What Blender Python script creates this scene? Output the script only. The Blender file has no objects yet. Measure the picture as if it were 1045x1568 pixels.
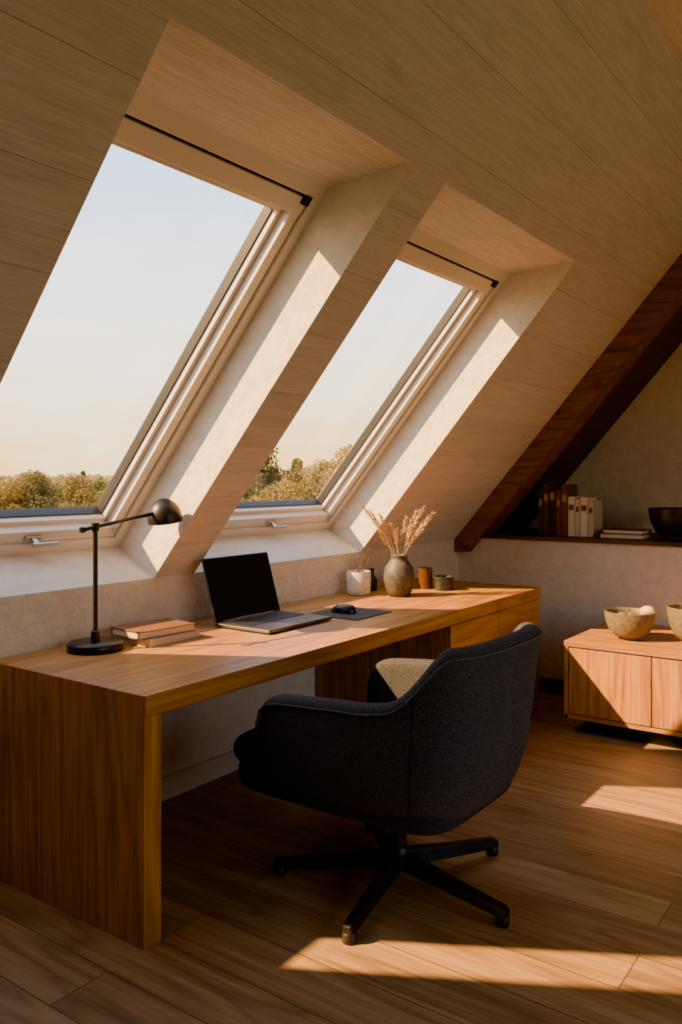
import bpy, bmesh, math, random
from mathutils import Vector, Matrix, noise as mnoise
random.seed(7)
S = bpy.context.scene
COL = S.collection

# ------------------------------------------------------------------ materials
def new_mat(name):
    m = bpy.data.materials.new(name); m.use_nodes = True
    nt = m.node_tree; nt.nodes.clear()
    out = nt.nodes.new('ShaderNodeOutputMaterial')
    p = nt.nodes.new('ShaderNodeBsdfPrincipled')
    nt.links.new(p.outputs[0], out.inputs[0])
    return m, nt, p, out

def N(nt, t, **kw):
    n = nt.nodes.new(t)
    for k, v in kw.items():
        if k.startswith('i_'):
            key = k[2:]
            key = int(key) if key.isdigit() else key.replace('_', ' ')
            n.inputs[key].default_value = v
        else:
            setattr(n, k, v)
    return n

def ramp(nt, stops):
    r = nt.nodes.new('ShaderNodeValToRGB')
    e = r.color_ramp.elements
    while len(e) < len(stops): e.new(0.5)
    for i, (p, c) in enumerate(stops):
        e[i].position = p; e[i].color = (*c, 1) if len(c) == 3 else c
    return r

def coords(nt, kind='Object', scale=(1, 1, 1), rot=(0, 0, 0), loc=(0, 0, 0)):
    tc = nt.nodes.new('ShaderNodeTexCoord')
    mp = nt.nodes.new('ShaderNodeMapping')
    mp.inputs['Scale'].default_value = scale
    mp.inputs['Rotation'].default_value = rot
    mp.inputs['Location'].default_value = loc
    nt.links.new(tc.outputs[kind], mp.inputs[0])
    return mp

def mix(nt, a, b, fac, mode='MIX'):
    m = nt.nodes.new('ShaderNodeMix'); m.data_type = 'RGBA'; m.blend_type = mode
    def put(sock, v):
        if hasattr(v, 'links'): nt.links.new(v, sock)
        elif isinstance(v, (int, float)): sock.default_value = v
        else: sock.default_value = (*v, 1)
    put(m.inputs[0], fac); put(m.inputs[6], a); put(m.inputs[7], b)
    return m.outputs[2]

def bump(nt, p, h, strength=0.3, dist=0.01):
    b = N(nt, 'ShaderNodeBump'); b.inputs['Strength'].default_value = strength
    b.inputs['Distance'].default_value = dist
    nt.links.new(h, b.inputs['Height']); nt.links.new(b.outputs[0], p.inputs['Normal'])

def simple(name, col, rough=0.5, metal=0.0, nscale=60, bstr=0.05, var=0.1):
    m, nt, p, o = new_mat(name)
    mp = coords(nt)
    n = N(nt, 'ShaderNodeTexNoise', i_Scale=nscale, i_Detail=4.0)
    nt.links.new(mp.outputs[0], n.inputs[0])
    c = mix(nt, tuple(x*(1-var) for x in col), tuple(min(1, x*(1+var)) for x in col), n.outputs[0])
    nt.links.new(c, p.inputs['Base Color'])
    p.inputs['Roughness'].default_value = rough; p.inputs['Metallic'].default_value = metal
    if bstr: bump(nt, p, n.outputs[0], bstr, 0.005)
    return m

def wood(name, axis, dark, mid, light, rough=0.42, kind='Object', ring=9.0, planks=None, bs=0.12, fine=0.35, contrast=1.0, msize=0.0022, gs=1.0, seam=0.35):
    m, nt, p, o = new_mat(name)
    sc = [5.0*gs, 5.0*gs, 5.0*gs]; sc[axis] = 0.55*gs
    mp = coords(nt, kind, tuple(sc))
    vec = mp.outputs[0]
    pl = None
    if planks:
        L, W, rot = planks
        mb = coords(nt, kind, (1, 1, 1), rot)
        br = N(nt, 'ShaderNodeTexBrick', offset=0.37, squash=1.0)
        br.inputs['Color1'].default_value = (0, 0, 0, 1); br.inputs['Color2'].default_value = (1, 1, 1, 1)
        br.inputs['Mortar'].default_value = (0.5, 0.5, 0.5, 1)
        br.inputs['Scale'].default_value = 1.0
        br.inputs['Mortar Size'].default_value = msize
        br.inputs['Mortar Smooth'].default_value = 0.1
        br.inputs['Bias'].default_value = 0.0
        br.inputs['Brick Width'].default_value = L; br.inputs['Row Height'].default_value = W
        nt.links.new(mb.outputs[0], br.inputs[0])
        off = N(nt, 'ShaderNodeVectorMath', operation='SCALE'); off.inputs['Scale'].default_value = 13.7
        nt.links.new(br.outputs['Color'], off.inputs[0])
        add = N(nt, 'ShaderNodeVectorMath', operation='ADD')
        nt.links.new(vec, add.inputs[0]); nt.links.new(off.outputs[0], add.inputs[1])
        vec = add.outputs[0]; pl = br
    n1 = N(nt, 'ShaderNodeTexNoise', i_Scale=0.9, i_Detail=3.0, i_Distortion=0.35)
    nt.links.new(vec, n1.inputs[0])
    mul = N(nt, 'ShaderNodeMath', operation='MULTIPLY', i_1=ring); nt.links.new(n1.outputs[0], mul.inputs[0])
    pp = N(nt, 'ShaderNodeMath', operation='PINGPONG', i_1=0.5); nt.links.new(mul.outputs[0], pp.inputs[0])
    dbl = N(nt, 'ShaderNodeMath', operation='MULTIPLY', i_1=2.0); nt.links.new(pp.outputs[0], dbl.inputs[0])
    sf = N(nt, 'ShaderNodeVectorMath', operation='MULTIPLY')
    f = [14.0, 14.0, 14.0]; f[axis] = 4.0
    sf.inputs[1].default_value = f; nt.links.new(vec, sf.inputs[0])
    n2 = N(nt, 'ShaderNodeTexNoise', i_Scale=1.0, i_Detail=6.0, i_Roughness=0.65)
    nt.links.new(sf.outputs[0], n2.inputs[0])
    r1 = ramp(nt, [(0.0, dark), (0.45, mid), (1.0, light)])
    nt.links.new(dbl.outputs[0], r1.inputs[0])
    r2 = ramp(nt, [(0.32, (1-fine,)*3), (0.62, (1.0+0.0,)*3)])
    nt.links.new(n2.outputs[0], r2.inputs[0])
    flat = mix(nt, mid, r1.outputs[0], 0.55*contrast)
    c = mix(nt, flat, r2.outputs[0], 1.0, 'MULTIPLY')
    hgt = n2.outputs[0]
    if pl:
        tone = ramp(nt, [(0, (0.80, 0.78, 0.76)), (1, (1.08, 1.06, 1.04))])
        nt.links.new(pl.outputs['Color'], tone.inputs[0])
        c = mix(nt, c, tone.outputs[0], 1.0 if kind == 'Object' else 0.3, 'MULTIPLY')
        c = mix(nt, c, tuple(x*seam for x in dark), pl.outputs['Fac'])
        sub = N(nt, 'ShaderNodeMath', operation='MULTIPLY_ADD', i_1=-3.0)
        nt.links.new(pl.outputs['Fac'], sub.inputs[0]); nt.links.new(n2.outputs[0], sub.inputs[2])
        hgt = sub.outputs[0]
    nt.links.new(c, p.inputs['Base Color'])
    p.inputs['Roughness'].default_value = rough
    bump(nt, p, hgt, bs, 0.004)
    return m

OAKD, OAKM, OAKL = (0.23, 0.090, 0.018), (0.44, 0.195, 0.042), (0.55, 0.275, 0.075)
oak_x = wood('oak_grain_x', 0, OAKD, OAKM, OAKL)
oak_y = wood('oak_grain_y', 1, OAKD, OAKM, OAKL)
oak_z = wood('oak_grain_z', 2, OAKD, OAKM, OAKL)
floor_m = wood('oak_floor', 1, (0.22, 0.13, 0.058), (0.40, 0.255, 0.122), (0.50, 0.33, 0.17), rough=0.42,
               planks=(1.9, 0.19, (0, 0, math.radians(90))), bs=0.1, msize=0.0015)
ceil_m = wood('whitewashed_boards', 0, (0.52, 0.50, 0.485), (0.70, 0.685, 0.675), (0.76, 0.745, 0.735), rough=0.85, kind='UV',
              planks=(9.0, 0.27, (0, 0, 0)), bs=0.7, fine=0.22, contrast=0.4, msize=0.0011, gs=2.6, ring=4.0, seam=0.6)
reveal_top_m = wood('whitewashed_lit_lining', 0, (0.58, 0.51, 0.41), (0.84, 0.77, 0.65), (0.88, 0.83, 0.73), rough=0.8, kind='UV', bs=0.7, fine=0.28, contrast=0.5, gs=2.6, ring=5.0)  # whitewash coloured lighter and warmer than the boards to look lit
beam_m = wood('dark_beam_wood', 1, (0.08, 0.035, 0.015), (0.25, 0.11, 0.045), (0.30, 0.14, 0.06), rough=0.6)
darkshelf_m = wood('dark_shelf_wood', 1, (0.03, 0.014, 0.008), (0.09, 0.04, 0.02), (0.12, 0.055, 0.028), rough=0.5)

def plaster(name, col, bs=0.4):
    m, nt, p, o = new_mat(name)
    mp = coords(nt)
    a = N(nt, 'ShaderNodeTexNoise', i_Scale=14.0, i_Detail=9.0, i_Roughness=0.62)
    b = N(nt, 'ShaderNodeTexNoise', i_Scale=2.2, i_Detail=3.0)
    nt.links.new(mp.outputs[0], a.inputs[0]); nt.links.new(mp.outputs[0], b.inputs[0])
    c = mix(nt, tuple(x*0.90 for x in col), col, b.outputs[0])
    r = ramp(nt, [(0.3, (0.88, 0.87, 0.85)), (0.6, (1, 1, 1))]); nt.links.new(a.outputs[0], r.inputs[0])
    c = mix(nt, c, r.outputs[0], 1.0, 'MULTIPLY')
    nt.links.new(c, p.inputs['Base Color']); p.inputs['Roughness'].default_value = 0.85
    bump(nt, p, a.outputs[0], bs, 0.015)
    return m
wall_m = plaster('cream_plaster', (0.72, 0.66, 0.58), 1.0)
reveal_m = plaster('reveal_plaster', (0.82, 0.74, 0.61), 0.7)
sill_m = plaster('sill_plaster', (0.74, 0.67, 0.57), 0.1)
frame_m = simple('white_window_paint', (0.74, 0.68, 0.60), 0.35, 0, 30, 0.02, 0.02)
black_m = simple('black_rubber', (0.012, 0.012, 0.013), 0.5)
slot_m = simple('vent_slot_shadow_gap', (0.035, 0.03, 0.026), 0.6)
blackmetal = simple('black_powder_coat', (0.012, 0.012, 0.013), 0.38, 0.2, 300, 0.03)
chrome = simple('brushed_metal', (0.45, 0.43, 0.41), 0.3, 1.0)
base_m = simple('baseboard_paint', (0.5, 0.45, 0.39), 0.5)
darkbase_m = simple('dark_baseboard_paint', (0.05, 0.042, 0.036), 0.5)

def glass_mat():
    m = bpy.data.materials.new('window_glass'); m.use_nodes = True
    nt = m.node_tree; nt.nodes.clear()
    o = nt.nodes.new('ShaderNodeOutputMaterial')
    t = nt.nodes.new('ShaderNodeBsdfTransparent'); g = nt.nodes.new('ShaderNodeBsdfGlossy')
    g.inputs['Roughness'].default_value = 0.02
    t.inputs[0].default_value = (0.98, 0.985, 0.98, 1)
    lw = nt.nodes.new('ShaderNodeLayerWeight'); lw.inputs['Blend'].default_value = 0.5
    pw = N(nt, 'ShaderNodeMath', operation='POWER', i_1=4.0); nt.links.new(lw.outputs['Facing'], pw.inputs[0])
    mu = N(nt, 'ShaderNodeMath', operation='MULTIPLY_ADD', i_1=0.8, i_2=0.03); nt.links.new(pw.outputs[0], mu.inputs[0])
    mx = nt.nodes.new('ShaderNodeMixShader')
    nt.links.new(mu.outputs[0], mx.inputs[0]); nt.links.new(t.outputs[0], mx.inputs[1]); nt.links.new(g.outputs[0], mx.inputs[2])
    nt.links.new(mx.outputs[0], o.inputs[0])
    return m
glass_m = glass_mat()

def fabric(name, c1, c2):
    m, nt, p, o = new_mat(name)
    mp = coords(nt)
    a = N(nt, 'ShaderNodeTexNoise', i_Scale=330.0, i_Detail=3.0); nt.links.new(mp.outputs[0], a.inputs[0])
    v = N(nt, 'ShaderNodeTexVoronoi', i_Scale=420.0); nt.links.new(mp.outputs[0], v.inputs[0])
    r = ramp(nt, [(0.38, c1), (0.64, c2)]); nt.links.new(a.outputs[0], r.inputs[0])
    nt.links.new(r.outputs[0], p.inputs['Base Color'])
    p.inputs['Roughness'].default_value = 1.0
    p.inputs['Specular IOR Level'].default_value = 0.1
    bump(nt, p, v.outputs[0], 0.6, 0.002)
    return m
fab = fabric('charcoal_wool', (0.030, 0.034, 0.042), (0.10, 0.104, 0.114))
fab_seat = fabric('charcoal_wool_seat', (0.02, 0.024, 0.031), (0.06, 0.065, 0.075))
seam_m = fabric('wool_piping', (0.07, 0.074, 0.08), (0.16, 0.16, 0.165))

# ------------------------------------------------------------------ mesh helpers
def link(ob, parent=None):
    COL.objects.link(ob)
    if parent is not None: ob.parent = parent
    return ob

def empty(name):
    e = bpy.data.objects.new(name, None); e.empty_display_size = 0.1
    COL.objects.link(e); return e

def mesh_ob(name, verts, faces, mat, parent=None, smooth=False, uvs=None):
    me = bpy.data.meshes.new(name)
    me.from_pydata([tuple(v) for v in verts], [], faces)
    if mat is not None: me.materials.append(mat)
    if smooth:
        for p in me.polygons: p.use_smooth = True
    if uvs:
        ul = me.uv_layers.new(name='UVMap')
        for lp in me.loops: ul.data[lp.index].uv = uvs[lp.vertex_index]
    me.update()
    return link(bpy.data.objects.new(name, me), parent)

def bevel(ob, w, seg=2, smooth=True):
    b = ob.modifiers.new('bevel', 'BEVEL'); b.width = w; b.segments = seg; b.limit_method = 'ANGLE'
    b.angle_limit = math.radians(40)
    if smooth:
        for p in ob.data.polygons: p.use_smooth = True
        try:
            b.harden_normals = True
        except Exception: pass
    return ob

def box(name, x0, x1, y0, y1, z0, z1, mat, parent=None, bev=0.0, seg=2):
    v = [(x0,y0,z0),(x1,y0,z0),(x1,y1,z0),(x0,y1,z0),(x0,y0,z1),(x1,y0,z1),(x1,y1,z1),(x0,y1,z1)]
    f = [(0,3,2,1),(4,5,6,7),(0,1,5,4),(1,2,6,5),(2,3,7,6),(3,0,4,7)]
    ob = mesh_ob(name, v, f, mat, parent)
    if bev: bevel(ob, bev, seg)
    return ob

def prism(name, poly_yz, x0, x1, mat, parent=None, bev=0):
    n = len(poly_yz)
    v = [(x0, y, z) for y, z in poly_yz] + [(x1, y, z) for y, z in poly_yz]
    f = [tuple(range(n)), tuple(range(2*n-1, n-1, -1))]
    for i in range(n):
        j = (i+1) % n; f.append((i, i+n, j+n, j))
    ob = mesh_ob(name, v, f, mat, parent)
    bm = bmesh.new(); bm.from_mesh(ob.data); bmesh.ops.recalc_face_normals(bm, faces=bm.faces); bm.to_mesh(ob.data); bm.free()
    if bev: bevel(ob, bev)
    return ob

def lathe(name, prof, c, mat, parent=None, seg=48, cap=True):
    v = []; f = []
    n = len(prof)
    for r, z in prof:
        for i in range(seg):
            a = 2*math.pi*i/seg
            v.append((c[0]+r*math.cos(a), c[1]+r*math.sin(a), c[2]+z))
    for k in range(n-1):
        for i in range(seg):
            j = (i+1) % seg
            f.append((k*seg+i, k*seg+j, (k+1)*seg+j, (k+1)*seg+i))
    if cap:
        f.append(tuple(reversed(range(seg)))); f.append(tuple(range((n-1)*seg, n*seg)))
    ob = mesh_ob(name, v, f, mat, parent, smooth=True)
    es = ob.modifiers.new('es', 'EDGE_SPLIT'); es.split_angle = math.radians(50)
    return ob

def tube(name, pts, r, mat, parent=None, seg=12, radii=None):
    v = []; f = []
    pts = [Vector(p) for p in pts]; n = len(pts)
    for k, p in enumerate(pts):
        d = (pts[min(k+1, n-1)] - pts[max(k-1, 0)]).normalized()
        up = Vector((0, 0, 1)) if abs(d.z) < 0.9 else Vector((1, 0, 0))
        a = d.cross(up).normalized(); b = d.cross(a).normalized()
        rr = radii[k] if radii else r
        for i in range(seg):
            t = 2*math.pi*i/seg
            v.append(p + a*rr*math.cos(t) + b*rr*math.sin(t))
    for k in range(n-1):
        for i in range(seg):
            j = (i+1) % seg
            f.append((k*seg+i, (k+1)*seg+i, (k+1)*seg+j, k*seg+j))
    f.append(tuple(range(seg))); f.append(tuple(reversed(range((n-1)*seg, n*seg))))
    return mesh_ob(name, v, f, mat, parent, smooth=True)

# ------------------------------------------------------------------ room
T = 1.167; TH = math.atan(T); CS, SN = math.cos(TH), math.sin(TH)
YW, ZK = 2.72, 0.965              # knee wall
YR = 0.86; ZR = ZK + (YW-YR)*T    # upper flat ceiling
XE, XG = 5.2, 6.0                 # low end wall, gable wall
XL, YB = -1.9, -2.4
def zc(y): return ZK + (YW-y)*T
YT = 1.44                         # top of openings
wins = [(0.26, 0.84), (1.33, 2.418), (2.655, 3.99)]  # first opening is an unseen skylight, added for the sun strip on the floor
FT = (1.785, 4.533-T*1.785); FB = (2.95, 4.533-T*2.95)

xs = sorted([XL, XG] + [a for w in wins for a in w]); ys = [YW, YT, YR]
V = []; Fc = []; UV = []
for x in xs:
    for y in ys:
        V.append((x, y, zc(y))); UV.append((x, (YW-y)/CS + 0.08))
for i in range(len(xs)-1):
    for j in range(2):
        if j == 0 and any(abs(xs[i]-w[0]) < 1e-6 for w in wins): continue
        a = i*3+j
        Fc.append((a, a+1, a+4, a+3))
ceil = mesh_ob('ceiling', V, Fc, ceil_m, uvs=UV)
mesh_ob('ceiling_upper', [(XL, YR, ZR), (XG, YR, ZR), (XG, YB, ZR), (XL, YB, ZR)], [(0, 1, 2, 3)], reveal_top_m,  # brighter lining colour used here so the flat ceiling looks lit
        uvs=[(XL, 0), (XG, 0), (XG, 3.2), (XL, 3.2)])

for k, (a, b) in enumerate(wins, 1):
    e = empty('trim_%d' % k)
    P = lambda x, p: (x, p[0], p[1])
    ct, cb = (YT, zc(YT)), (YW, ZK)
    mesh_ob('lining_top', [P(a, ct), P(b, ct), P(b, FT), P(a, FT)], [(0, 1, 2, 3)], reveal_top_m, e,
            uvs=[(a, 0), (b, 0), (b, .35), (a, .35)])
    mesh_ob('lining_sill', [P(a, cb), P(b, cb), P(b, FB), P(a, FB)], [(0, 1, 2, 3)], sill_m, e)
    mesh_ob('lining_side_1', [P(a, ct), P(a, cb), P(a, FB), P(a, FT)], [(0, 1, 2, 3)], reveal_m, e)
    mesh_ob('lining_side_2', [P(b, ct), P(b, cb), P(b, FB), P(b, FT)], [(0, 1, 2, 3)], reveal_m, e)

LW = (FB[0]-FT[0])/CS
def wbox(name, u0, u1, v0, v1, n0, n1, mat, parent, bev=0.003):
    vs = []
    for n in (n0, n1):
        for (u, v) in ((u0, v0), (u1, v0), (u1, v1), (u0, v1)):
            vs.append((u, FB[0] - v*CS + n*SN, FB[1] + v*SN + n*CS))
    f = [(0,3,2,1),(4,5,6,7),(0,1,5,4),(1,2,6,5),(2,3,7,6),(3,0,4,7)]
    ob = mesh_ob(name, vs, f, mat, parent)
    bm = bmesh.new(); bm.from_mesh(ob.data); bmesh.ops.recalc_face_normals(bm, faces=bm.faces); bm.to_mesh(ob.data); bm.free()
    if bev: bevel(ob, bev)
    return ob
for k, (a, b) in enumerate(wins, 1):
    e = empty('window_%d' % k)
    o = 0.004
    a0, b0_ = a - o, b + o
    for nm, u0, u1 in (('frame_side_1', a0, a+0.045), ('frame_side_2', b-0.045, b0_)):
        wbox(nm, u0, u1, -0.01, LW+0.01, 0.0, 0.15, frame_m, e)
    wbox('frame_bottom', a+0.04, b-0.04, -0.01, 0.05, 0.0, 0.15, frame_m, e)
    wbox('frame_top', a+0.04, b-0.04, LW-0.064, LW+0.01, 0.0, 0.15, frame_m, e)
    wbox('vent_slot', a+0.04, b-0.04, LW-0.08, LW-0.055, 0.035, 0.15, slot_m, e, 0)
    wbox('cladding_side_1', a-0.05, a+0.01, -0.05, LW+0.05, 0.12, 0.17, black_m, e, 0)
    wbox('cladding_side_2', b-0.01, b+0.05, -0.05, LW+0.05, 0.12, 0.17, black_m, e, 0)
    wbox('cladding_top', a-0.05, b+0.05, LW-0.01, LW+0.05, 0.12, 0.17, black_m, e, 0)
    wbox('cladding_bottom', a-0.05, b+0.05, -0.05, 0.01, 0.12, 0.17, black_m, e, 0)
    for nm, s, u in (('1', 1, a), ('2', -1, b)):
        def r(p, q): 
            x0, x1 = u+s*p, u+s*q
            return (min(x0, x1), max(x0, x1))
        q = r(0.044, 0.050); wbox('gap_'+nm, q[0], q[1], 0.04, LW-0.06, 0.03, 0.14, black_m, e, 0)
        q = r(0.049, 0.092); wbox('sash_side_'+nm, q[0], q[1], 0.052, LW-0.078, 0.012, 0.13, frame_m, e)
        q = r(0.088, 0.112); wbox('bead_side_'+nm, q[0], q[1], 0.10, LW-0.14, 0.052, 0.125, frame_m, e)
        q = r(0.111, 0.117); wbox('gasket_side_'+nm, q[0], q[1], 0.12, LW-0.165, 0.078, 0.12, black_m, e, 0)
    wbox('sash_top', a+0.05, b-0.05, LW-0.145, LW-0.076, 0.008, 0.13, frame_m, e)
    wbox('bead_top', a+0.09, b-0.09, LW-0.168, LW-0.14, 0.05, 0.125, frame_m, e)
    wbox('gasket_top', a+0.11, b-0.11, LW-0.174, LW-0.167, 0.078, 0.12, black_m, e, 0)
    wbox('sash_bottom', a+0.05, b-0.05, 0.052, 0.108, 0.012, 0.13, frame_m, e)
    wbox('bead_bottom', a+0.09, b-0.09, 0.104, 0.128, 0.052, 0.125, frame_m, e)
    wbox('gasket_bottom', a+0.11, b-0.11, 0.127, 0.134, 0.078, 0.12, black_m, e, 0)
    if k == 1: wbox('added_sun_cutoff', a+0.09, b-0.09, 0.10, 0.36, 0.05, 0.12, frame_m, e)  # added solid panel, out of view, that trims the sun strip on the floor
    gv = [(u, FB[0]-vv*CS+0.096*SN, FB[1]+vv*SN+0.096*CS) for (u, vv) in ((a+.1, .115), (b-.1, .115), (b-.1, LW-.15), (a+.1, LW-.15))]
    mesh_ob('glass_pane', gv, [(0, 1, 2, 3)], glass_m, e)
    c = (a+b)/2 + 0.08
    wbox('handle_plate', c-0.035, c+0.035, 0.068, 0.092, -0.002, 0.014, chrome, e, 0.003)
    wbox('handle_neck', c-0.012, c+0.012, 0.072, 0.088, -0.028, 0.0, chrome, e, 0.003)
    wbox('handle_lever', c-0.02, c+0.10, 0.070, 0.088, -0.038, -0.024, chrome, e, 0.005)
    wbox('hinge_catch', b-0.085, b-0.05, LW-0.10, LW-0.062, -0.006, 0.03, black_m, e, 0.004)

def quad(name, vs, mat, uvs=None): return mesh_ob(name, vs, [(0, 1, 2, 3)], mat, uvs=uvs)
box('floor', XL, XG, YB, YW+0.1, -0.1, 0.0, floor_m)
box('wall_window', XL, XG, YW, YW+0.12, 0.0, ZK, wall_m)
box('wall_end_low', XE, XE+0.12, YB, YW, 0.0, 0.985, wall_m)
prism('wall_gable', [(YW+.1, 0.9), (YW+.1, ZK), (YR, ZR+.05), (YB, ZR+.05), (YB, 0.9)], XG, XG+0.1, wall_m)
prism('wall_left', [(YW+.1, 0), (YW+.1, ZK), (YR, ZR+.05), (YB, ZR+.05), (YB, 0)], XL-0.1, XL, wall_m)
# rear wall; its unseen window is added to let in fill light
BX0, BX1, BZ0, BZ1 = 0.0, 4.0, 0.7, 2.5
wb = empty('wall_back')
box('wall_back_low', XL, XG, YB-0.15, YB, 0, BZ0, wall_m, wb)
box('wall_back_high', XL, XG, YB-0.15, YB, BZ1, ZR+.05, wall_m, wb)
box('wall_back_side_1', XL, BX0, YB-0.15, YB, BZ0, BZ1, wall_m, wb)
box('wall_back_side_2', BX1, XG, YB-0.15, YB, BZ0, BZ1, wall_m, wb)
w4 = empty('window_4')
box('frame_low', BX0, BX1, YB-0.12, YB-0.04, BZ0, BZ0+0.06, frame_m, w4, .004)
box('frame_high', BX0, BX1, YB-0.12, YB-0.04, BZ1-0.06, BZ1, frame_m, w4, .004)
for i in range(4):
    xx = BX0 + (BX1-BX0-0.06)*i/3
    box('mullion_%d' % i, xx, xx+0.06, YB-0.12, YB-0.04, BZ0+.06, BZ1-.06, frame_m, w4, .004)
mesh_ob('glass_pane', [(BX0, YB-.08, BZ0), (BX1, YB-.08, BZ0), (BX1, YB-.08, BZ1), (BX0, YB-.08, BZ1)], [(0, 1, 2, 3)], glass_m, w4)

box('baseboard_window', XL, XE, YW-0.016, YW, 0, 0.10, base_m, bev=0.004)
box('baseboard_end', XE-0.016, XE, YB, YW-0.016, 0, 0.09, darkbase_m, bev=0.004)
box('trim_4_ledge', XE-0.03, XG, YB, 2.60, 0.985, 1.012, darkshelf_m, bev=0.004)

VD = 0.20
def under(y, d=VD): return zc(y) - d
prism('roof_beam', [(YW-0.004, zc(YW-0.004)), (YW-0.004, 0.885), (YW-(0.885-(ZK-VD))/T, 0.885), (YR, under(YR)), (YR, ZR)],
      XE-0.06, XE+0.17, beam_m, bev=0.006)
prism('trim_5_soffit', [(2.58, zc(2.58)-0.002), (2.58, under(2.58, .16)), (YR, under(YR, .16)), (YR, ZR-.002)], XE+0.171, XG, darkshelf_m)

# ------------------------------------------------------------------ desk
desk = empty('desk')
DX0, DX1, DY0, DY1, DZ = 1.647, 4.66, 1.89, 2.715, 0.75
box('top_slab', DX0+0.001, DX1, DY0, DY1, DZ-0.065, DZ, oak_x, desk, 0.003)
box('side_panel', DX0-0.0005, DX0+0.068, DY0+0.006, DY1, 0, DZ-0.001, oak_z, desk, 0.002)
PX0 = 3.55
box('pedestal_body', PX0, DX1-0.004, DY0+0.028, DY1, 0.0, DZ-0.066, oak_z, desk, 0.002)
for i, (xa, xb) in enumerate(((PX0+0.003, 4.098), (4.103, DX1-0.006)), 1):
    for j, (za, zb) in enumerate(((0.05, 0.35), (0.355, 0.68)), 1):
        box('drawer_front_%d%d' % (i, j), xa, xb, DY0+0.008, DY0+0.03, za, zb, oak_x, desk, 0.002)

sb = empty('sideboard')
SX0, SX1, SY1, SY0 = 4.40, 5.183, 1.65, -0.25
box('carcass', SX0+0.02, SX1, SY0, SY1, 0.10, 0.475, oak_y, sb, 0.002)
box('top', SX0-0.004, SX1, SY0-0.004, SY1+0.004, 0.475, 0.506, oak_y, sb, 0.003)
box('side', SX0-0.002, SX1, SY1-0.02, SY1+0.003, 0.085, 0.476, oak_z, sb, 0.002)
box('bottom', SX0-0.002, SX1, SY0, SY1, 0.085, 0.108, oak_y, sb, 0.002)
w = 0.44; y = SY1-0.024
for i in range(4):
    box('door_panel_%d' % (i+1), SX0, SX0+0.021, y-w+0.004, y, 0.112, 0.470, oak_z, sb, 0.002); y -= w
box('plinth', SX0+0.08, SX1-0.02, SY0+0.08, SY1-0.08, 0.0, 0.10, black_m, sb)

# ------------------------------------------------------------------ chair
CX, CY = 2.445, 1.51
ch = empty('swivel_armchair')
def sstep(a, b, t):
    t = max(0, min(1, (t-a)/(b-a))); return t*t*(3-2*t)
def tub_path():
    pts = []
    A, B = 0.380, 0.41
    front = [0.345, 0.338, 0.318, 0.285, 0.235, 0.16, 0.08, 0.0]
    hf = [0.545, 0.600, 0.645, 0.672, 0.684, 0.690, 0.696, 0.702]
    for yv, h in zip(front, hf): pts.append([-A + 0.02*(yv/0.345)**2, yv, h, 0.0])
    n = 44
    for i in range(1, n):
        ph = math.pi*i/n
        c, s = math.cos(ph), math.sin(ph)
        ex = 2/3.0
        x = -A*math.copysign(abs(c)**ex, c); yv = -B*abs(s)**ex
        k = min(ph, math.pi-ph)/math.pi*180
        h = 0.702 + 0.02*sstep(0, 24, k) + 0.172*sstep(16, 46, k) + 0.008*sstep(46, 90, k)
        pts.append([x, yv, h, sstep(8, 45, k)])
    for yv, h in reversed(list(zip(front, hf))): pts.append([A - 0.02*(yv/0.345)**2, yv, h, 0.0])
    return pts
path = tub_path()
ZB = 0.32
def inset(i, off):
    n = len(path)
    p0, p1 = path[max(i-1, 0)], path[min(i+1, n-1)]
    d = Vector((p1[0]-p0[0], p1[1]-p0[1])).normalized()
    nrm = Vector((-d.y, d.x))
    c = Vector((path[i][0], path[i][1]))
    if nrm.dot(Vector((0, 0.0)) - c) < 0: nrm = -nrm
    return c + nrm*off
rings = []
outer_top = []
for i, (px, py, h, bw) in enumerate(path):
    tip = min(i, len(path)-1-i)
    th = 0.070 if tip > 2 else (0.034, 0.055, 0.066)[tip]
    th0 = (0.070-th)/2
    H = h - ZB
    prof = []
    for off, z in ((0.13, 0.0), (0.085, 0.012), (0.05, 0.045), (0.028, 0.09), (0.014, 0.15), (0.006, 0.21)):
        prof.append((off+th0, ZB + z*min(1, H/0.33)))
    zb_ = 0.21*min(1, H/0.33)
    for rr in [0.35, 0.65, 0.88]: prof.append((0.006*(1-rr)+th0, ZB+zb_ + (H-zb_-0.03)*rr))
    R = th/2
    for k in range(7):
        a = math.pi*k/6
        prof.append((th0 + R - R*math.cos(a), h - 0.028 + 0.028*math.sin(a)))
    for rr in (0.8, 0.5, 0.2): prof.append((th0+th, ZB+0.10 + (H-0.13)*rr))
    prof.append((th0+th+0.02, ZB+0.07)); prof.append((0.16, ZB+0.03))
    ring = []
    for q, (off, z) in enumerate(prof):
        c = inset(i, off)
        lean = 0.10*bw*max(0, z-0.42)
        ring.append((CX + c.x*(1+0.06*bw*max(0, z-0.45)), CY + c.y - lean, z))
    rings.append(ring)
    outer_top.append(ring[9])
m = len(rings[0]); v = [p for r_ in rings for p in r_]; f = []
for i in range(len(rings)-1):
    for j in range(m):
        k = (j+1) % m
        f.append((i*m+j, (i+1)*m+j, (i+1)*m+k, i*m+k))
f.append(tuple(range(m))); f.append(tuple(reversed(range((len(rings)-1)*m, len(rings)*m))))
shell = mesh_ob('shell', v, f, fab, ch, smooth=True)
bm = bmesh.new(); bm.from_mesh(shell.data); bmesh.ops.recalc_face_normals(bm, faces=bm.faces); bm.to_mesh(shell.data); bm.free()
ss = shell.modifiers.new('ss', 'SUBSURF'); ss.levels = 1; ss.render_levels = 2
tube('piping', [Vector(p)+Vector(((p[0]-CX)*0.006, (p[1]-CY)*0.006, 0.0)) for p in outer_top], 0.0032, seam_m, ch, 8)
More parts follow.
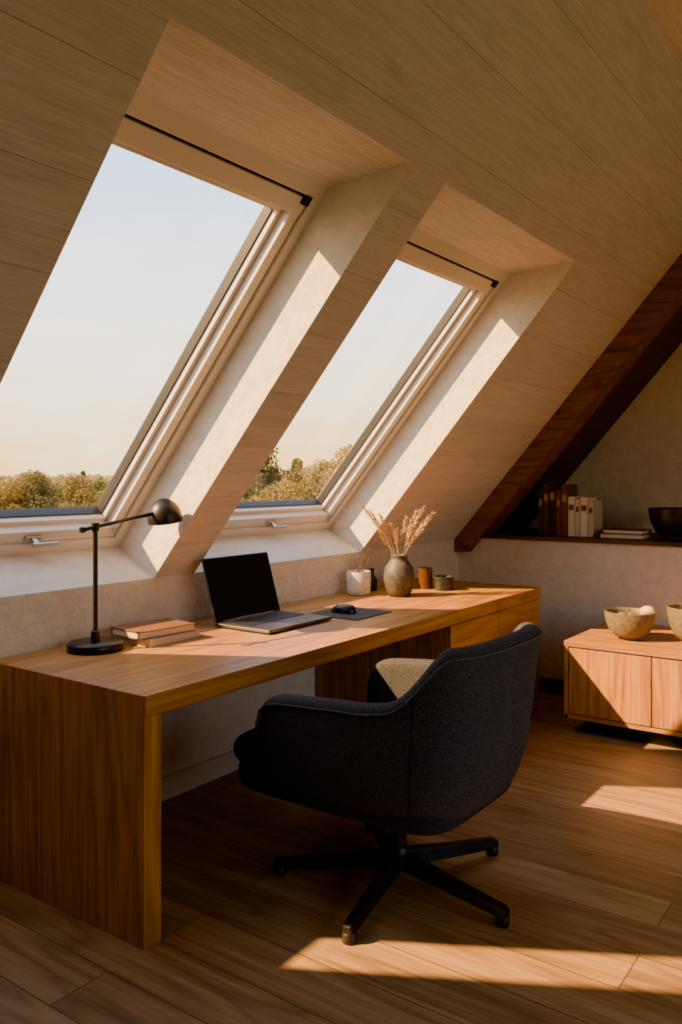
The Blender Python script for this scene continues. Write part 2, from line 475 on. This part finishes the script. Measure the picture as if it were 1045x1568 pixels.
for nm, idx in (('seam_1', 8+6), ('seam_2', len(path)-9-6)):
    pts = [Vector(rings[idx][j]) for j in range(2, 10)]
    pts = [p + Vector((p.x-CX, p.y-CY, 0))*0.001 for p in pts]
    tube(nm, pts, 0.0026, fab_seat, ch, 6)

def slab_super(name, a, y0, y1, z0, z1, n, mat, parent, rnd=0.03, seg=72):
    v = []; f = []
    yc = (y0+y1)/2; b = (y1-y0)/2
    lev = []
    K = 6
    for k in range(K+1):
        t = math.pi/2*k/K
        lev.append((rnd*(1-math.sin(t)), z0+rnd*(1-math.cos(t))))
    for k in range(K+1):
        t = math.pi/2*k/K
        lev.append((rnd*(1-math.cos(t)), z1-rnd*(1-math.sin(t))))
    lev.append((a*0.45, z1+0.008))
    lev.append((a*0.85, z1+0.010))
    for ins, z in lev:
        for i in range(seg):
            t = 2*math.pi*i/seg
            c, s = math.cos(t), math.sin(t)
            ex = 2/n
            v.append((CX+(a-ins)*math.copysign(abs(c)**ex, c), CY+yc+(b-ins)*math.copysign(abs(s)**ex, s), z))
    L = len(lev)
    for k in range(L-1):
        for i in range(seg):
            j = (i+1) % seg
            f.append((k*seg+i, k*seg+j, (k+1)*seg+j, (k+1)*seg+i))
    f.append(tuple(reversed(range(seg)))); f.append(tuple(range((L-1)*seg, L*seg)))
    return mesh_ob(name, v, f, mat, parent, smooth=True)
slab_super('seat_base', 0.325, -0.33, 0.53, 0.315, 0.40, 5.5, fab_seat, ch, 0.028)
slab_super('seat_cushion', 0.330, -0.31, 0.55, 0.395, 0.475, 5.5, fab_seat, ch, 0.034)
slab_super('under_pan', 0.26, -0.30, 0.30, 0.295, 0.335, 3.0, blackmetal, ch, 0.015)
lathe('column', [(0.03, 0.10), (0.03, 0.20), (0.022, 0.20), (0.022, 0.30)], (CX, CY, 0), blackmetal, ch)
lathe('hub', [(0.028, 0.045), (0.044, 0.055), (0.044, 0.10), (0.034, 0.125)], (CX, CY, 0), blackmetal, ch)
lathe('mount_plate', [(0.09, 0.285), (0.10, 0.29), (0.10, 0.302)], (CX, CY, 0), blackmetal, ch)
for i, ang in enumerate((-97, -25, 47, 119, 191), 1):
    a = math.radians(ang); d = Vector((math.cos(a), math.sin(a), 0)); n_ = Vector((-d.y, d.x, 0)); C = Vector((CX, CY, 0))
    secs = [(0.02, 0.027, 0.055, 0.110), (0.2, 0.023, 0.042, 0.085), (0.42, 0.019, 0.026, 0.060), (0.435, 0.016, 0.03, 0.054)]
    v = []; f = []
    for (rr, wd, z0, z1) in secs:
        for (sx, z) in ((-1, z0), (1, z0), (0.8, z1), (-0.8, z1)):
            v.append(C + d*rr + n_*wd*sx + Vector((0, 0, z)))
    for k in range(len(secs)-1):
        for q in range(4):
            f.append((k*4+q, k*4+(q+1) % 4, (k+1)*4+(q+1) % 4, (k+1)*4+q))
    f.append((3, 2, 1, 0)); k = (len(secs)-1)*4; f.append((k, k+1, k+2, k+3))
    ob = mesh_ob('leg_%d' % i, v, f, blackmetal, ch); bevel(ob, 0.004)
    c = C + d*0.415
    lathe('glide_%d' % i, [(0.020, 0), (0.022, 0.004), (0.022, 0.03), (0.016, 0.036)], (c.x, c.y, 0), black_m, ch, 24)

# ------------------------------------------------------------------ desk objects
lamp = empty('desk_lamp')
lx, ly = 1.985, 2.555
lathe('base', [(0.098, 0), (0.102, 0.004), (0.102, 0.026), (0.098, 0.031), (0.02, 0.033)], (lx, ly, DZ), blackmetal, lamp, 64)
lathe('pole_foot', [(0.016, 0.03), (0.016, 0.07), (0.009, 0.074)], (lx, ly, DZ), blackmetal, lamp, 24)
lathe('pole', [(0.0085, 0.05), (0.0085, 0.455)], (lx, ly, DZ), blackmetal, lamp, 20)
lathe('joint', [(0.014, 0.445), (0.014, 0.475)], (lx, ly, DZ), blackmetal, lamp, 20)
tube('arm', [(lx-0.055, ly, DZ+0.452), (lx, ly, DZ+0.46), (lx+0.30, ly, DZ+0.502)], 0.007, blackmetal, lamp)
lathe('arm_knob', [(0.004, -0.012), (0.012, -0.008), (0.012, 0.008), (0.004, 0.012)], (lx-0.058, ly, DZ+0.452), blackmetal, lamp, 16)
prof = []
hr, hh = 0.070, 0.085
for k in range(11):
    a = math.pi/2*k/10
    prof.append((max(0.001, hr*math.sin(a)), hh*math.cos(a)))
prof += [(hr, -0.012), (hr-0.003, -0.012)]
for k in range(10, -1, -1):
    a = math.pi/2*k/10
    prof.append((max(0.001, (hr-0.003)*math.sin(a)), (hh-0.003)*math.cos(a)))
hd = lathe('shade', prof, (0, 0, 0), blackmetal, lamp, 48, cap=False)
hd.location = (lx+0.345, ly, DZ+0.475); hd.rotation_euler = (0, math.radians(-8), 0)
bulb_m = simple('frosted_bulb', (0.75, 0.72, 0.66), 0.4)
lathe('bulb', [(0.001, -0.005), (0.018, 0.0), (0.026, 0.018), (0.02, 0.04), (0.012, 0.07)], (lx+0.345, ly, DZ+0.475), bulb_m, lamp, 24)

page_m = simple('book_pages', (0.62, 0.54, 0.42), 0.8, 0, 200, 0.2, 0.12)
def cover(name, c): return simple(name, c, 0.55, 0, 90, 0.06, 0.12)
brown_c = cover('brown_cloth_cover', (0.17, 0.07, 0.028)); cream_c = cover('cream_cover', (0.42, 0.34, 0.25))
def flat_book(parent, name, cx, cy, z0, L, W, H, rot, cm, spine='y-'):
    t = 0.003
    parts = [(-L/2, L/2, -W/2, W/2, 0, t, 1), (-L/2, L/2, -W/2, W/2, H-t, H, 1),
             (-L/2, L/2, W/2-t, W/2, 0, H, 1), (-L/2+0.004, L/2-0.004, -W/2+0.004, W/2-t, t, H-t, 0)]
    v = []; f = []; mi = []
    for (x0, x1, y0, y1, a, b, mm) in parts:
        k = len(v)
        v += [(x0,y0,a),(x1,y0,a),(x1,y1,a),(x0,y1,a),(x0,y0,b),(x1,y0,b),(x1,y1,b),(x0,y1,b)]
        for q in [(0,3,2,1),(4,5,6,7),(0,1,5,4),(1,2,6,5),(2,3,7,6),(3,0,4,7)]:
            f.append(tuple(k+i for i in q)); mi.append(mm)
    ob = mesh_ob(name, v, f, page_m, parent); ob.data.materials.append(cm)
    for p, mm in zip(ob.data.polygons, mi): p.material_index = mm
    ob.location = (cx, cy, z0); ob.rotation_euler = (0, 0, math.radians(rot))
    return ob
bs = empty('book_stack')
flat_book(bs, 'lower_book', 2.26, 2.51, DZ, 0.27, 0.19, 0.03, 2, cream_c)
flat_book(bs, 'upper_book', 2.24, 2.52, DZ+0.03, 0.27, 0.185, 0.030, -4, brown_c)

# laptop
lap = empty('laptop')
alu = simple('space_grey_aluminium', (0.16, 0.155, 0.15), 0.35, 0.85, 200, 0.01, 0.03)
screen_m = simple('dark_screen_glass', (0.008, 0.008, 0.009), 0.12, 0, 5, 0, 0.0)
key_m = simple('laptop_keys', (0.015, 0.015, 0.016), 0.5)
LX0, LX1, LY0, LY1 = 2.585, 3.02, 2.215, 2.525
box('base', LX0, LX1, LY0, LY1, DZ+0.004, DZ+0.019, alu, lap, 0.004, 3)
for i, (fx, fy) in enumerate(((LX0+.03, LY0+.03), (LX1-.03, LY0+.03), (LX0+.03, LY1-.03), (LX1-.03, LY1-.03))):
    box('foot_%d' % i, fx-.01, fx+.01, fy-.01, fy+.01, DZ, DZ+0.006, black_m, lap)
kw = (LX1-LX0-0.06)/14; kh = 0.019
v = []; f = []
for r_ in range(6):
    for c in range(14):
        if r_ == 0 and 4 <= c <= 8 and c != 4: continue
        x0 = LX0+0.03+c*kw; x1 = x0+kw-0.003
        if r_ == 0 and c == 4: x1 = LX0+0.03+9*kw-0.003
        y0 = LY0+0.135+r_*0.0225; y1 = y0+kh
        k = len(v); a, b = DZ+0.0185, DZ+0.021
        v += [(x0,y0,a),(x1,y0,a),(x1,y1,a),(x0,y1,a),(x0,y0,b),(x1,y0,b),(x1,y1,b),(x0,y1,b)]
        f += [tuple(k+i for i in q) for q in [(4,5,6,7),(0,1,5,4),(1,2,6,5),(2,3,7,6),(3,0,4,7)]]
mesh_ob('keys', v, f, key_m, lap)
box('trackpad', (LX0+LX1)/2-0.065, (LX0+LX1)/2+0.065, LY0+0.02, LY0+0.115, DZ+0.0185, DZ+0.0196, alu, lap)
lid = empty('lid'); lid.parent = lap
lid.location = (0, LY1-0.006, DZ+0.018); lid.rotation_euler = (math.radians(-17), 0, 0)
box('lid_shell', LX0, LX1, -0.001, 0.006, 0, 0.285, alu, lid, 0.003, 3)
box('bezel', LX0+0.004, LX1-0.004, -0.003, -0.0005, 0.005, 0.281, screen_m, lid, 0.001)
tube('hinge', [(LX0+0.05, LY1-0.004, DZ+0.018), (LX1-0.05, LY1-0.004, DZ+0.018)], 0.007, alu, lap)

pad_m = simple('felt_mouse_pad', (0.06, 0.058, 0.057), 0.9, 0, 400, 0.3, 0.2)
box('mouse_pad', 3.08, 3.38, 2.12, 2.41, DZ, DZ+0.004, pad_m, None, 0.0015)
def mouse():
    v = []; f = []; nu, nv = 24, 10
    cx, cy, zb = 3.215, 2.29, DZ+0.004
    for j in range(nv+1):
        t = math.pi/2*j/nv
        for i in range(nu):
            a = 2*math.pi*i/nu
            ex = 0.85
            X = 0.038*math.copysign(abs(math.cos(a))**ex, math.cos(a))*math.cos(t)**0.55 if j < nv else 0
            Y = 0.066*math.copysign(abs(math.sin(a))**ex, math.sin(a))*math.cos(t)**0.55 if j < nv else 0
            z = 0.038*math.sin(t)*(1-0.22*(Y/0.066))
            v.append((cx+X, cy+Y, zb+z))
    for j in range(nv):
        for i in range(nu):
            k = (i+1) % nu
            f.append((j*nu+i, j*nu+k, (j+1)*nu+k, (j+1)*nu+i))
    f.append(tuple(reversed(range(nu))))
    e = empty('computer_mouse')
    mesh_ob('mouse_shell', v, f, simple('mouse_plastic', (0.016, 0.016, 0.017), 0.3), e, smooth=True)
    box('scroll_wheel', cx-0.004, cx+0.004, cy+0.022, cy+0.042, zb+0.024, zb+0.034, black_m, e, 0.002)
mouse()

def speck(name, col, spot, rough=0.6, scale=70):
    m, nt, p, o = new_mat(name)
    mp = coords(nt)
    n = N(nt, 'ShaderNodeTexNoise', i_Scale=float(scale), i_Detail=6.0); nt.links.new(mp.outputs[0], n.inputs[0])
    r = ramp(nt, [(0.38, spot), (0.52, col)]); nt.links.new(n.outputs[0], r.inputs[0])
    nt.links.new(r.outputs[0], p.inputs['Base Color']); p.inputs['Roughness'].default_value = rough
    bump(nt, p, n.outputs[0], 0.25, 0.004); return m
white_cer = speck('white_stoneware', (0.66, 0.61, 0.54), (0.56, 0.5, 0.43), 0.5, 30)
grey_cer = speck('grey_stoneware', (0.085, 0.08, 0.07), (0.045, 0.042, 0.038), 0.55, 50)
bowl_cer = speck('olive_stoneware', (0.17, 0.14, 0.09), (0.12, 0.095, 0.06), 0.45, 40)
dark_cer = speck('black_stoneware', (0.035, 0.033, 0.032), (0.02, 0.02, 0.02), 0.4, 40)
amber_m, ant, ap, ao = new_mat('amber_glass')
ap.inputs['Base Color'].default_value = (0.20, 0.08, 0.018, 1); ap.inputs['Roughness'].default_value = 0.12
ap.inputs['Transmission Weight'].default_value = 0.5
straw = simple('dried_grass', (0.62, 0.42, 0.20), 0.9, 0, 80, 0.0, 0.25)
twig_m = simple('twig_bark', (0.12, 0.07, 0.035), 0.9)

mug = empty('twig_pot')
mc = (3.78, 2.59, DZ)
lathe('pot', [(0.052, 0), (0.062, 0.006), (0.066, 0.03), (0.068, 0.125), (0.066, 0.130), (0.061, 0.127), (0.060, 0.11), (0.058, 0.02), (0.001, 0.018)], mc, white_cer, mug)
lathe('soil', [(0.0595, 0.10), (0.001, 0.105)], mc, twig_m, mug, cap=False)
random.seed(3)
for i in range(5):
    p = Vector((mc[0]+random.uniform(-.02, .02), mc[1], DZ+0.10)); pts = [p.copy()]
    d = Vector((random.uniform(-.1, .6), random.uniform(-.35, .1), 1)).normalized()
    for k in range(6):
        d = (d+Vector((random.uniform(-.25, .25), random.uniform(-.25, .2), 0))).normalized(); p = p+d*0.03; pts.append(p.copy())
    tube('twig_%d' % i, pts, 0.0018, twig_m, mug, 6)

vs_ = empty('vase_with_dried_grass')
vc = (3.87, 2.385, DZ)
pf = [(0.045, 0), (0.058, 0.004), (0.074, 0.04), (0.084, 0.085), (0.085, 0.115), (0.077, 0.155), (0.058, 0.185), (0.046, 0.198), (0.044, 0.21),
      (0.049, 0.220), (0.046, 0.224), (0.040, 0.215), (0.038, 0.2), (0.05, 0.18), (0.07, 0.12), (0.001, 0.02)]
lathe('vase', pf, vc, grey_cer, vs_)
random.seed(11)
hv = []; hf = []
def hair(p, d, L, w):
    s = d.cross(Vector((random.uniform(-1, 1), random.uniform(-1, 1), random.uniform(-1, 1)))).normalized()
    k = len(hv); q = p+d*L*0.5 + Vector((0, 0, -0.001)); e_ = p+d*L+Vector((0, 0, -0.004))
    hv.extend([p-s*w, p+s*w, q+s*w*0.8, q-s*w*0.8, e_]); hf.extend([(k, k+1, k+2, k+3), (k+3, k+2, k+4)])
Rv = Vector((0.5828, -0.8126, 0)); Fv = Vector((0.8126, 0.5828, 0))
tips = [(-0.20, 0.00, 0.49), (-0.15, -0.03, 0.46), (-0.10, 0.03, 0.44), (-0.055, 0.0, 0.39), (-0.01, -0.04, 0.36), (0.045, 0.03, 0.42), (0.09, 0.0, 0.46), (0.14, 0.04, 0.48), (0.18, -0.03, 0.45), (0.13, -0.06, 0.39), (-0.10, -0.07, 0.36), (0.06, -0.05, 0.38), (0.16, 0.0, 0.42)]
for ti, (a, b, h) in enumerate(tips):
    base = Vector((vc[0]+random.uniform(-.01, .01), vc[1]+random.uniform(-.01, .01), DZ+0.12))
    side = Rv*a + Fv*b
    pts = []
    for k in range(13):
        t = k/12
        pts.append(base + side*(t**1.5)*1.0 + Vector((0, 0, (h-0.12)*(t*1.08-0.08*t*t))))
    tube('stem_%d' % ti, pts, 0.0016, straw, vs_, 5)
    for k in range(200):
        t = 0.52+0.48*random.random()
        i0 = min(11, int(t*12)); fr = t*12-i0
        p = pts[i0].lerp(pts[i0+1], fr); ax = (pts[i0+1]-pts[i0]).normalized()
        env = math.sin(math.pi*min(1, max(0, (t-0.50)/0.52)))**0.6
        rd = Vector((random.gauss(0, 1), random.gauss(0, 1), random.gauss(0, 1))).normalized()
        d = (ax*1.6 + rd*0.85).normalized()
        hair(p, d, (0.026+0.024*random.random())*(0.5+0.5*env), 0.0013)
mesh_ob('plumes', hv, hf, straw, vs_)

lathe('bud_vase', [(0.022, 0), (0.03, 0.005), (0.032, 0.06), (0.014, 0.085), (0.012, 0.12), (0.015, 0.125), (0.009, 0.122), (0.008, 0.09), (0.001, 0.07)], (3.97, 2.63, DZ), dark_cer)
lathe('amber_tumbler', [(0.034, 0), (0.038, 0.003), (0.041, 0.12), (0.038, 0.12), (0.034, 0.012), (0.001, 0.010)], (4.22, 2.42, DZ), amber_m)
lathe('black_candle_cup', [(0.050, 0), (0.056, 0.004), (0.056, 0.075), (0.052, 0.077), (0.049, 0.06), (0.001, 0.058)], (4.24, 2.31, DZ), dark_cer)
lathe('dark_jar', [(0.032, 0), (0.036, 0.004), (0.038, 0.085), (0.034, 0.088), (0.031, 0.07), (0.001, 0.068)], (4.13, 2.53, DZ), dark_cer)

def bowl(name, c, R, H, mat, parent=None):
    pr = [(R*0.42, 0), (R*0.46, 0.004), (R*0.44, H*0.07)]
    for k in range(1, 11):
        t = k/10; pr.append((R*(0.44+0.56*math.sin(t*math.pi/2)**0.9), H*(0.07+0.93*(1-math.cos(t*math.pi/2))**0.85)))
    pr.append((R-0.004, H+0.003)); pr.append((R-0.010, H-0.001))
    for k in range(9, 0, -1):
        t = k/10; pr.append((R*(0.44+0.56*math.sin(t*math.pi/2)**0.9)-0.011, H*(0.07+0.93*(1-math.cos(t*math.pi/2))**0.85)+0.006))
    pr.append((0.001, H*0.10))
    return lathe(name, pr, c, mat, parent, 64)
be = empty('serving_bowl'); bowl('bowl', (4.66, 1.375, 0.506), 0.135, 0.15, bowl_cer, be)
def lump(name, c, r, mat, parent):
    bm = bmesh.new(); bmesh.ops.create_icosphere(bm, subdivisions=3, radius=r)
    for vv in bm.verts:
        n = mnoise.noise(vv.co*18); vv.co *= 1+0.25*n; vv.co.z *= 0.7
        vv.co += Vector(c)
    me = bpy.data.meshes.new(name); bm.to_mesh(me); bm.free(); me.materials.append(mat)
    for p in me.polygons: p.use_smooth = True
    return link(bpy.data.objects.new(name, me), parent)
bread = simple('pale_bread', (0.60, 0.46, 0.30), 0.8); nut = simple('brown_nuts', (0.20, 0.10, 0.05), 0.7)
lump('bread_piece', (4.72, 1.29, 0.655), 0.048, bread, be)
for i, (a, b) in enumerate(((4.62, 1.40), (4.66, 1.36), (4.68, 1.42), (4.61, 1.34), (4.65, 1.31), (4.70, 1.37))):
    lump('nut_%d' % i, (a, b, 0.622), 0.036, nut, be)
bowl('deep_bowl', (4.74, 1.06, 0.506), 0.135, 0.19, bowl_cer)
bowl('black_bowl', (5.45, 1.32, 1.012), 0.165, 0.19, dark_cer)

sbk = empty('shelf_books')
cols = [(0.05, 0.05, 0.06), (0.08, 0.055, 0.045), (0.035, 0.04, 0.06), (0.17, 0.05, 0.035), (0.14, 0.075, 0.045), (0.68, 0.64, 0.56), (0.58, 0.50, 0.40), (0.70, 0.66, 0.59), (0.5, 0.45, 0.38)]
ths = [0.034, 0.04, 0.045, 0.035, 0.045, 0.045, 0.034, 0.05, 0.036]; hts = [0.30, 0.345, 0.36, 0.30, 0.34, 0.26, 0.245, 0.255, 0.235]
y = 2.17
for i, (c, t, h) in enumerate(zip(cols, ths, hts)):
    cm = cover('spine_cover_%d' % i, c)
    lab = cover('spine_label_%d' % i, (0.35, 0.25, 0.12) if i < 5 else (0.12, 0.09, 0.06))
    x0, x1 = 5.30, 5.48
    box('book_%d_pages' % i, x0+0.006, x1-0.004, y-t+0.004, y-0.004, 1.014, 1.012+h-0.005, page_m, sbk)
    box('book_%d_cover_1' % i, x0, x1, y-0.004, y-0.0008, 1.0125, 1.012+h, cm, sbk, 0.001)
    box('book_%d_cover_2' % i, x0, x1, y-t+0.0008, y-t+0.004, 1.0125, 1.012+h, cm, sbk, 0.001)
    box('book_%d_spine' % i, x0-0.003, x0+0.004, y-t+0.0008, y-0.0008, 1.0125, 1.012+h, cm, sbk, 0.0015)
    box('book_%d_label' % i, x0-0.0036, x0-0.002, y-t+0.007, y-0.007, 1.012+h*0.66, 1.012+h*0.80, lab, sbk)
    y -= t+0.0015
fb = empty('book_stack')
flat_book(fb, 'lower_book', 5.36, 1.61, 1.012, 0.20, 0.27, 0.03, 3, cover('dark_cover_a', (0.05, 0.03, 0.02)))
flat_book(fb, 'upper_book', 5.37, 1.60, 1.042, 0.19, 0.25, 0.025, -3, cover('dark_cover_b', (0.10, 0.05, 0.03)))

# ------------------------------------------------------------------ outside
def leaf_mat(name, c1, c2):
    m, nt, p, o = new_mat(name)
    oi = N(nt, 'ShaderNodeObjectInfo')
    mp = coords(nt); n = N(nt, 'ShaderNodeTexNoise', i_Scale=1.2, i_Detail=3.0); nt.links.new(mp.outputs[0], n.inputs[0])
    a = mix(nt, c1, c2, n.outputs[0])
    b = mix(nt, a, tuple(x*0.6 for x in c1), oi.outputs['Random'])
    nt.links.new(b, p.inputs['Base Color']); p.inputs['Roughness'].default_value = 0.8
    tr = N(nt, 'ShaderNodeBsdfTranslucent'); nt.links.new(b, tr.inputs[0])
    mx = N(nt, 'ShaderNodeMixShader'); mx.inputs[0].default_value = 0.4
    nt.links.new(p.outputs[0], mx.inputs[1]); nt.links.new(tr.outputs[0], mx.inputs[2]); nt.links.new(mx.outputs[0], o.inputs[0])
    return m
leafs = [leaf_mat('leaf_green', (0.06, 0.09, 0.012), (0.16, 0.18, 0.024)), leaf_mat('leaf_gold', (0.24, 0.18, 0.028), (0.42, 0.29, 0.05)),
         leaf_mat('leaf_haze', (0.42, 0.32, 0.12), (0.60, 0.46, 0.21))]  # last one is for far trees, with haze put into the leaf colour
bark = simple('bark', (0.12, 0.08, 0.05), 0.9)
GZ = -8.0
def tree_mesh(name, seed, H, R, lm, conifer=False):
    rnd = random.Random(seed); v = []; f = []; mi = []
    for k in range(6):
        t = k/5; rr = 0.22*(1-t*0.8)
        for i in range(8):
            a = 2*math.pi*i/8; v.append((rr*math.cos(a), rr*math.sin(a), t*H*0.85))
    for k in range(5):
        for i in range(8):
            j = (i+1) % 8; f.append((k*8+i, k*8+j, (k+1)*8+j, (k+1)*8+i)); mi.append(1)
    clumps = []
    for _ in range(70):
        while True:
            p = Vector((rnd.uniform(-1, 1), rnd.uniform(-1, 1), rnd.uniform(-1, 1)))
            if p.length < 1: break
        p = p.normalized()*(p.length**0.4)
        zz = H*0.60 + p.z*H*0.38
        taper = 1.0 if not conifer else max(0.10, (H-zz)/(H*0.8))
        clumps.append((Vector((p.x*R*taper, p.y*R*taper, zz)), R*rnd.uniform(0.18, 0.34)*(1 if not conifer else .6)))
    for c, r in clumps:
        for _ in range(220):
            d = Vector((rnd.gauss(0, 1), rnd.gauss(0, 1), rnd.gauss(0, 1))).normalized()
            p = c + d*r*rnd.uniform(0.6, 1.05)
            n = (d + Vector((rnd.uniform(-1, 1), rnd.uniform(-1, 1), rnd.uniform(-1, 1)))*0.8).normalized()
            a = n.cross(Vector((0.3, 0.2, 0.93))).normalized(); b = n.cross(a)
            s = rnd.uniform(0.045, 0.09)
            k = len(v); v += [p-a*s-b*s*.6, p+a*s-b*s*.6, p+a*s*.6+b*s, p-a*s*.6+b*s]; f.append((k, k+1, k+2, k+3)); mi.append(0)
    me = bpy.data.meshes.new(name); me.from_pydata([tuple(q) for q in v], [], f)
    me.materials.append(lm); me.materials.append(bark)
    me.polygons.foreach_set('material_index', mi); me.update()
    return me
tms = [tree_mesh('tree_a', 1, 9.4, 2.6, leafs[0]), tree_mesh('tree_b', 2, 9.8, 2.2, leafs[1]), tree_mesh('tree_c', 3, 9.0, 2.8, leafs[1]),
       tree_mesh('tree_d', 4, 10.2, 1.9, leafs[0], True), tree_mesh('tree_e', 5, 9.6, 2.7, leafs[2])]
forest = empty('tree_line')
random.seed(21)
k = 0
def put_tree(me, ang, d, s):
    global k
    k += 1
    ob = bpy.data.objects.new('tree_%03d' % k, me); link(ob, forest)
    ob.location = (d*math.cos(ang), d*math.sin(ang), GZ); ob.rotation_euler = (0, 0, random.uniform(0, 6.28))
    ob.scale = (s*random.uniform(.9, 1.15), s*random.uniform(.9, 1.15), s)
for i in range(170):
    ang = math.radians(random.uniform(15, 95)); d = random.uniform(46, 80)
    right = ang < math.radians(46)
    top = random.uniform(0.8, 3.9) if right else random.uniform(-1.2, 1.6)
    me = random.choice(tms[:4]); H = {'tree_a': 9.4, 'tree_b': 9.8, 'tree_c': 9.0, 'tree_d': 10.2}[me.name]
    put_tree(me, ang, d, (top-GZ)/H)
for i in range(170):
    ang = math.radians(random.uniform(10, 98)); d = random.uniform(80, 140)
    put_tree(random.choice(tms[1:]), ang, d, random.uniform(0.90, 1.06))
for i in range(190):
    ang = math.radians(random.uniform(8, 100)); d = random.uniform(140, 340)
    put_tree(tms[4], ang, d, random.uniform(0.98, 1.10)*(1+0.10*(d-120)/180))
gm = simple('meadow', (0.16, 0.15, 0.045), 0.95, 0, 0.3, 0, 0.3)
quad('meadow_ground', [(-300, -400, GZ), (600, -400, GZ), (600, 700, GZ), (-300, 700, GZ)], gm)

# ------------------------------------------------------------------ light
SD = Vector((1.12, -1.0, -1.12)).normalized()
sun = bpy.data.lights.new('sun', 'SUN'); sun.energy = 34; sun.color = (1.0, 0.55, 0.20); sun.angle = math.radians(0.7)
so = bpy.data.objects.new('sun', sun); COL.objects.link(so)
so.rotation_euler = SD.to_track_quat('-Z', 'Y').to_euler(); so.location = (-6, 8, 9)

w = bpy.data.worlds.new('evening_sky'); S.world = w; w.use_nodes = True
nt = w.node_tree; nt.nodes.clear()
out = nt.nodes.new('ShaderNodeOutputWorld'); bg = nt.nodes.new('ShaderNodeBackground')
tc = nt.nodes.new('ShaderNodeTexCoord'); sp = nt.nodes.new('ShaderNodeSeparateXYZ')
nt.links.new(tc.outputs['Generated'], sp.inputs[0])
rp = ramp(nt, [(0.0, (1.0, 0.56, 0.17)), (0.05, (1.0, 0.68, 0.30)), (0.13, (1.0, 0.82, 0.58)), (0.21, (0.86, 0.84, 0.84)), (0.36, (0.48, 0.65, 0.94)), (1.0, (0.32, 0.45, 0.72))])
nt.links.new(sp.outputs[2], rp.inputs[0])
nz = N(nt, 'ShaderNodeTexNoise', i_Scale=2.6, i_Detail=7.0, i_Roughness=0.58)
mpw = nt.nodes.new('ShaderNodeMapping'); mpw.inputs['Scale'].default_value = (1, 1, 4.5); mpw.inputs['Location'].default_value = (0.7, 0.2, 0.4)
nt.links.new(tc.outputs['Generated'], mpw.inputs[0]); nt.links.new(mpw.outputs[0], nz.inputs[0])
cr = ramp(nt, [(0.46, (0, 0, 0)), (0.66, (1, 1, 1))]); nt.links.new(nz.outputs[0], cr.inputs[0])
cf = N(nt, 'ShaderNodeMath', operation='MULTIPLY', i_1=0.6); nt.links.new(cr.outputs[0], cf.inputs[0])
c = mix(nt, rp.outputs[0], (1.0, 0.90, 0.80), cf.outputs[0])
dt = N(nt, 'ShaderNodeVectorMath', operation='DOT_PRODUCT'); dt.inputs[1].default_value = tuple(-SD)
nt.links.new(tc.outputs['Generated'], dt.inputs[0])
mxn = N(nt, 'ShaderNodeMath', operation='MAXIMUM', i_1=0.0); nt.links.new(dt.outputs['Value'], mxn.inputs[0])
pw = N(nt, 'ShaderNodeMath', operation='POWER', i_1=8.0); nt.links.new(mxn.outputs[0], pw.inputs[0])
pw2 = N(nt, 'ShaderNodeMath', operation='MULTIPLY', i_1=0.8); nt.links.new(pw.outputs[0], pw2.inputs[0])
c = mix(nt, c, (1.0, 0.72, 0.40), pw2.outputs[0], 'ADD')
nt.links.new(c, bg.inputs[0]); bg.inputs[1].default_value = 4.2
nt.links.new(bg.outputs[0], out.inputs[0])

# ------------------------------------------------------------------ camera
cam = bpy.data.cameras.new('camera'); co = bpy.data.objects.new('camera', cam); COL.objects.link(co)
cam.sensor_fit = 'HORIZONTAL'; cam.sensor_width = 36; cam.lens = 36*1270/1045
cam.shift_y = -51/1045
co.location = (0, 0, 1.39)
F = Vector((0.8126, 0.5828, 0)); co.rotation_euler = F.to_track_quat('-Z', 'Y').to_euler()
cam.clip_end = 2000
S.camera = co
S.view_settings.look = 'AgX - Punchy'
S.view_settings.exposure = 0.3
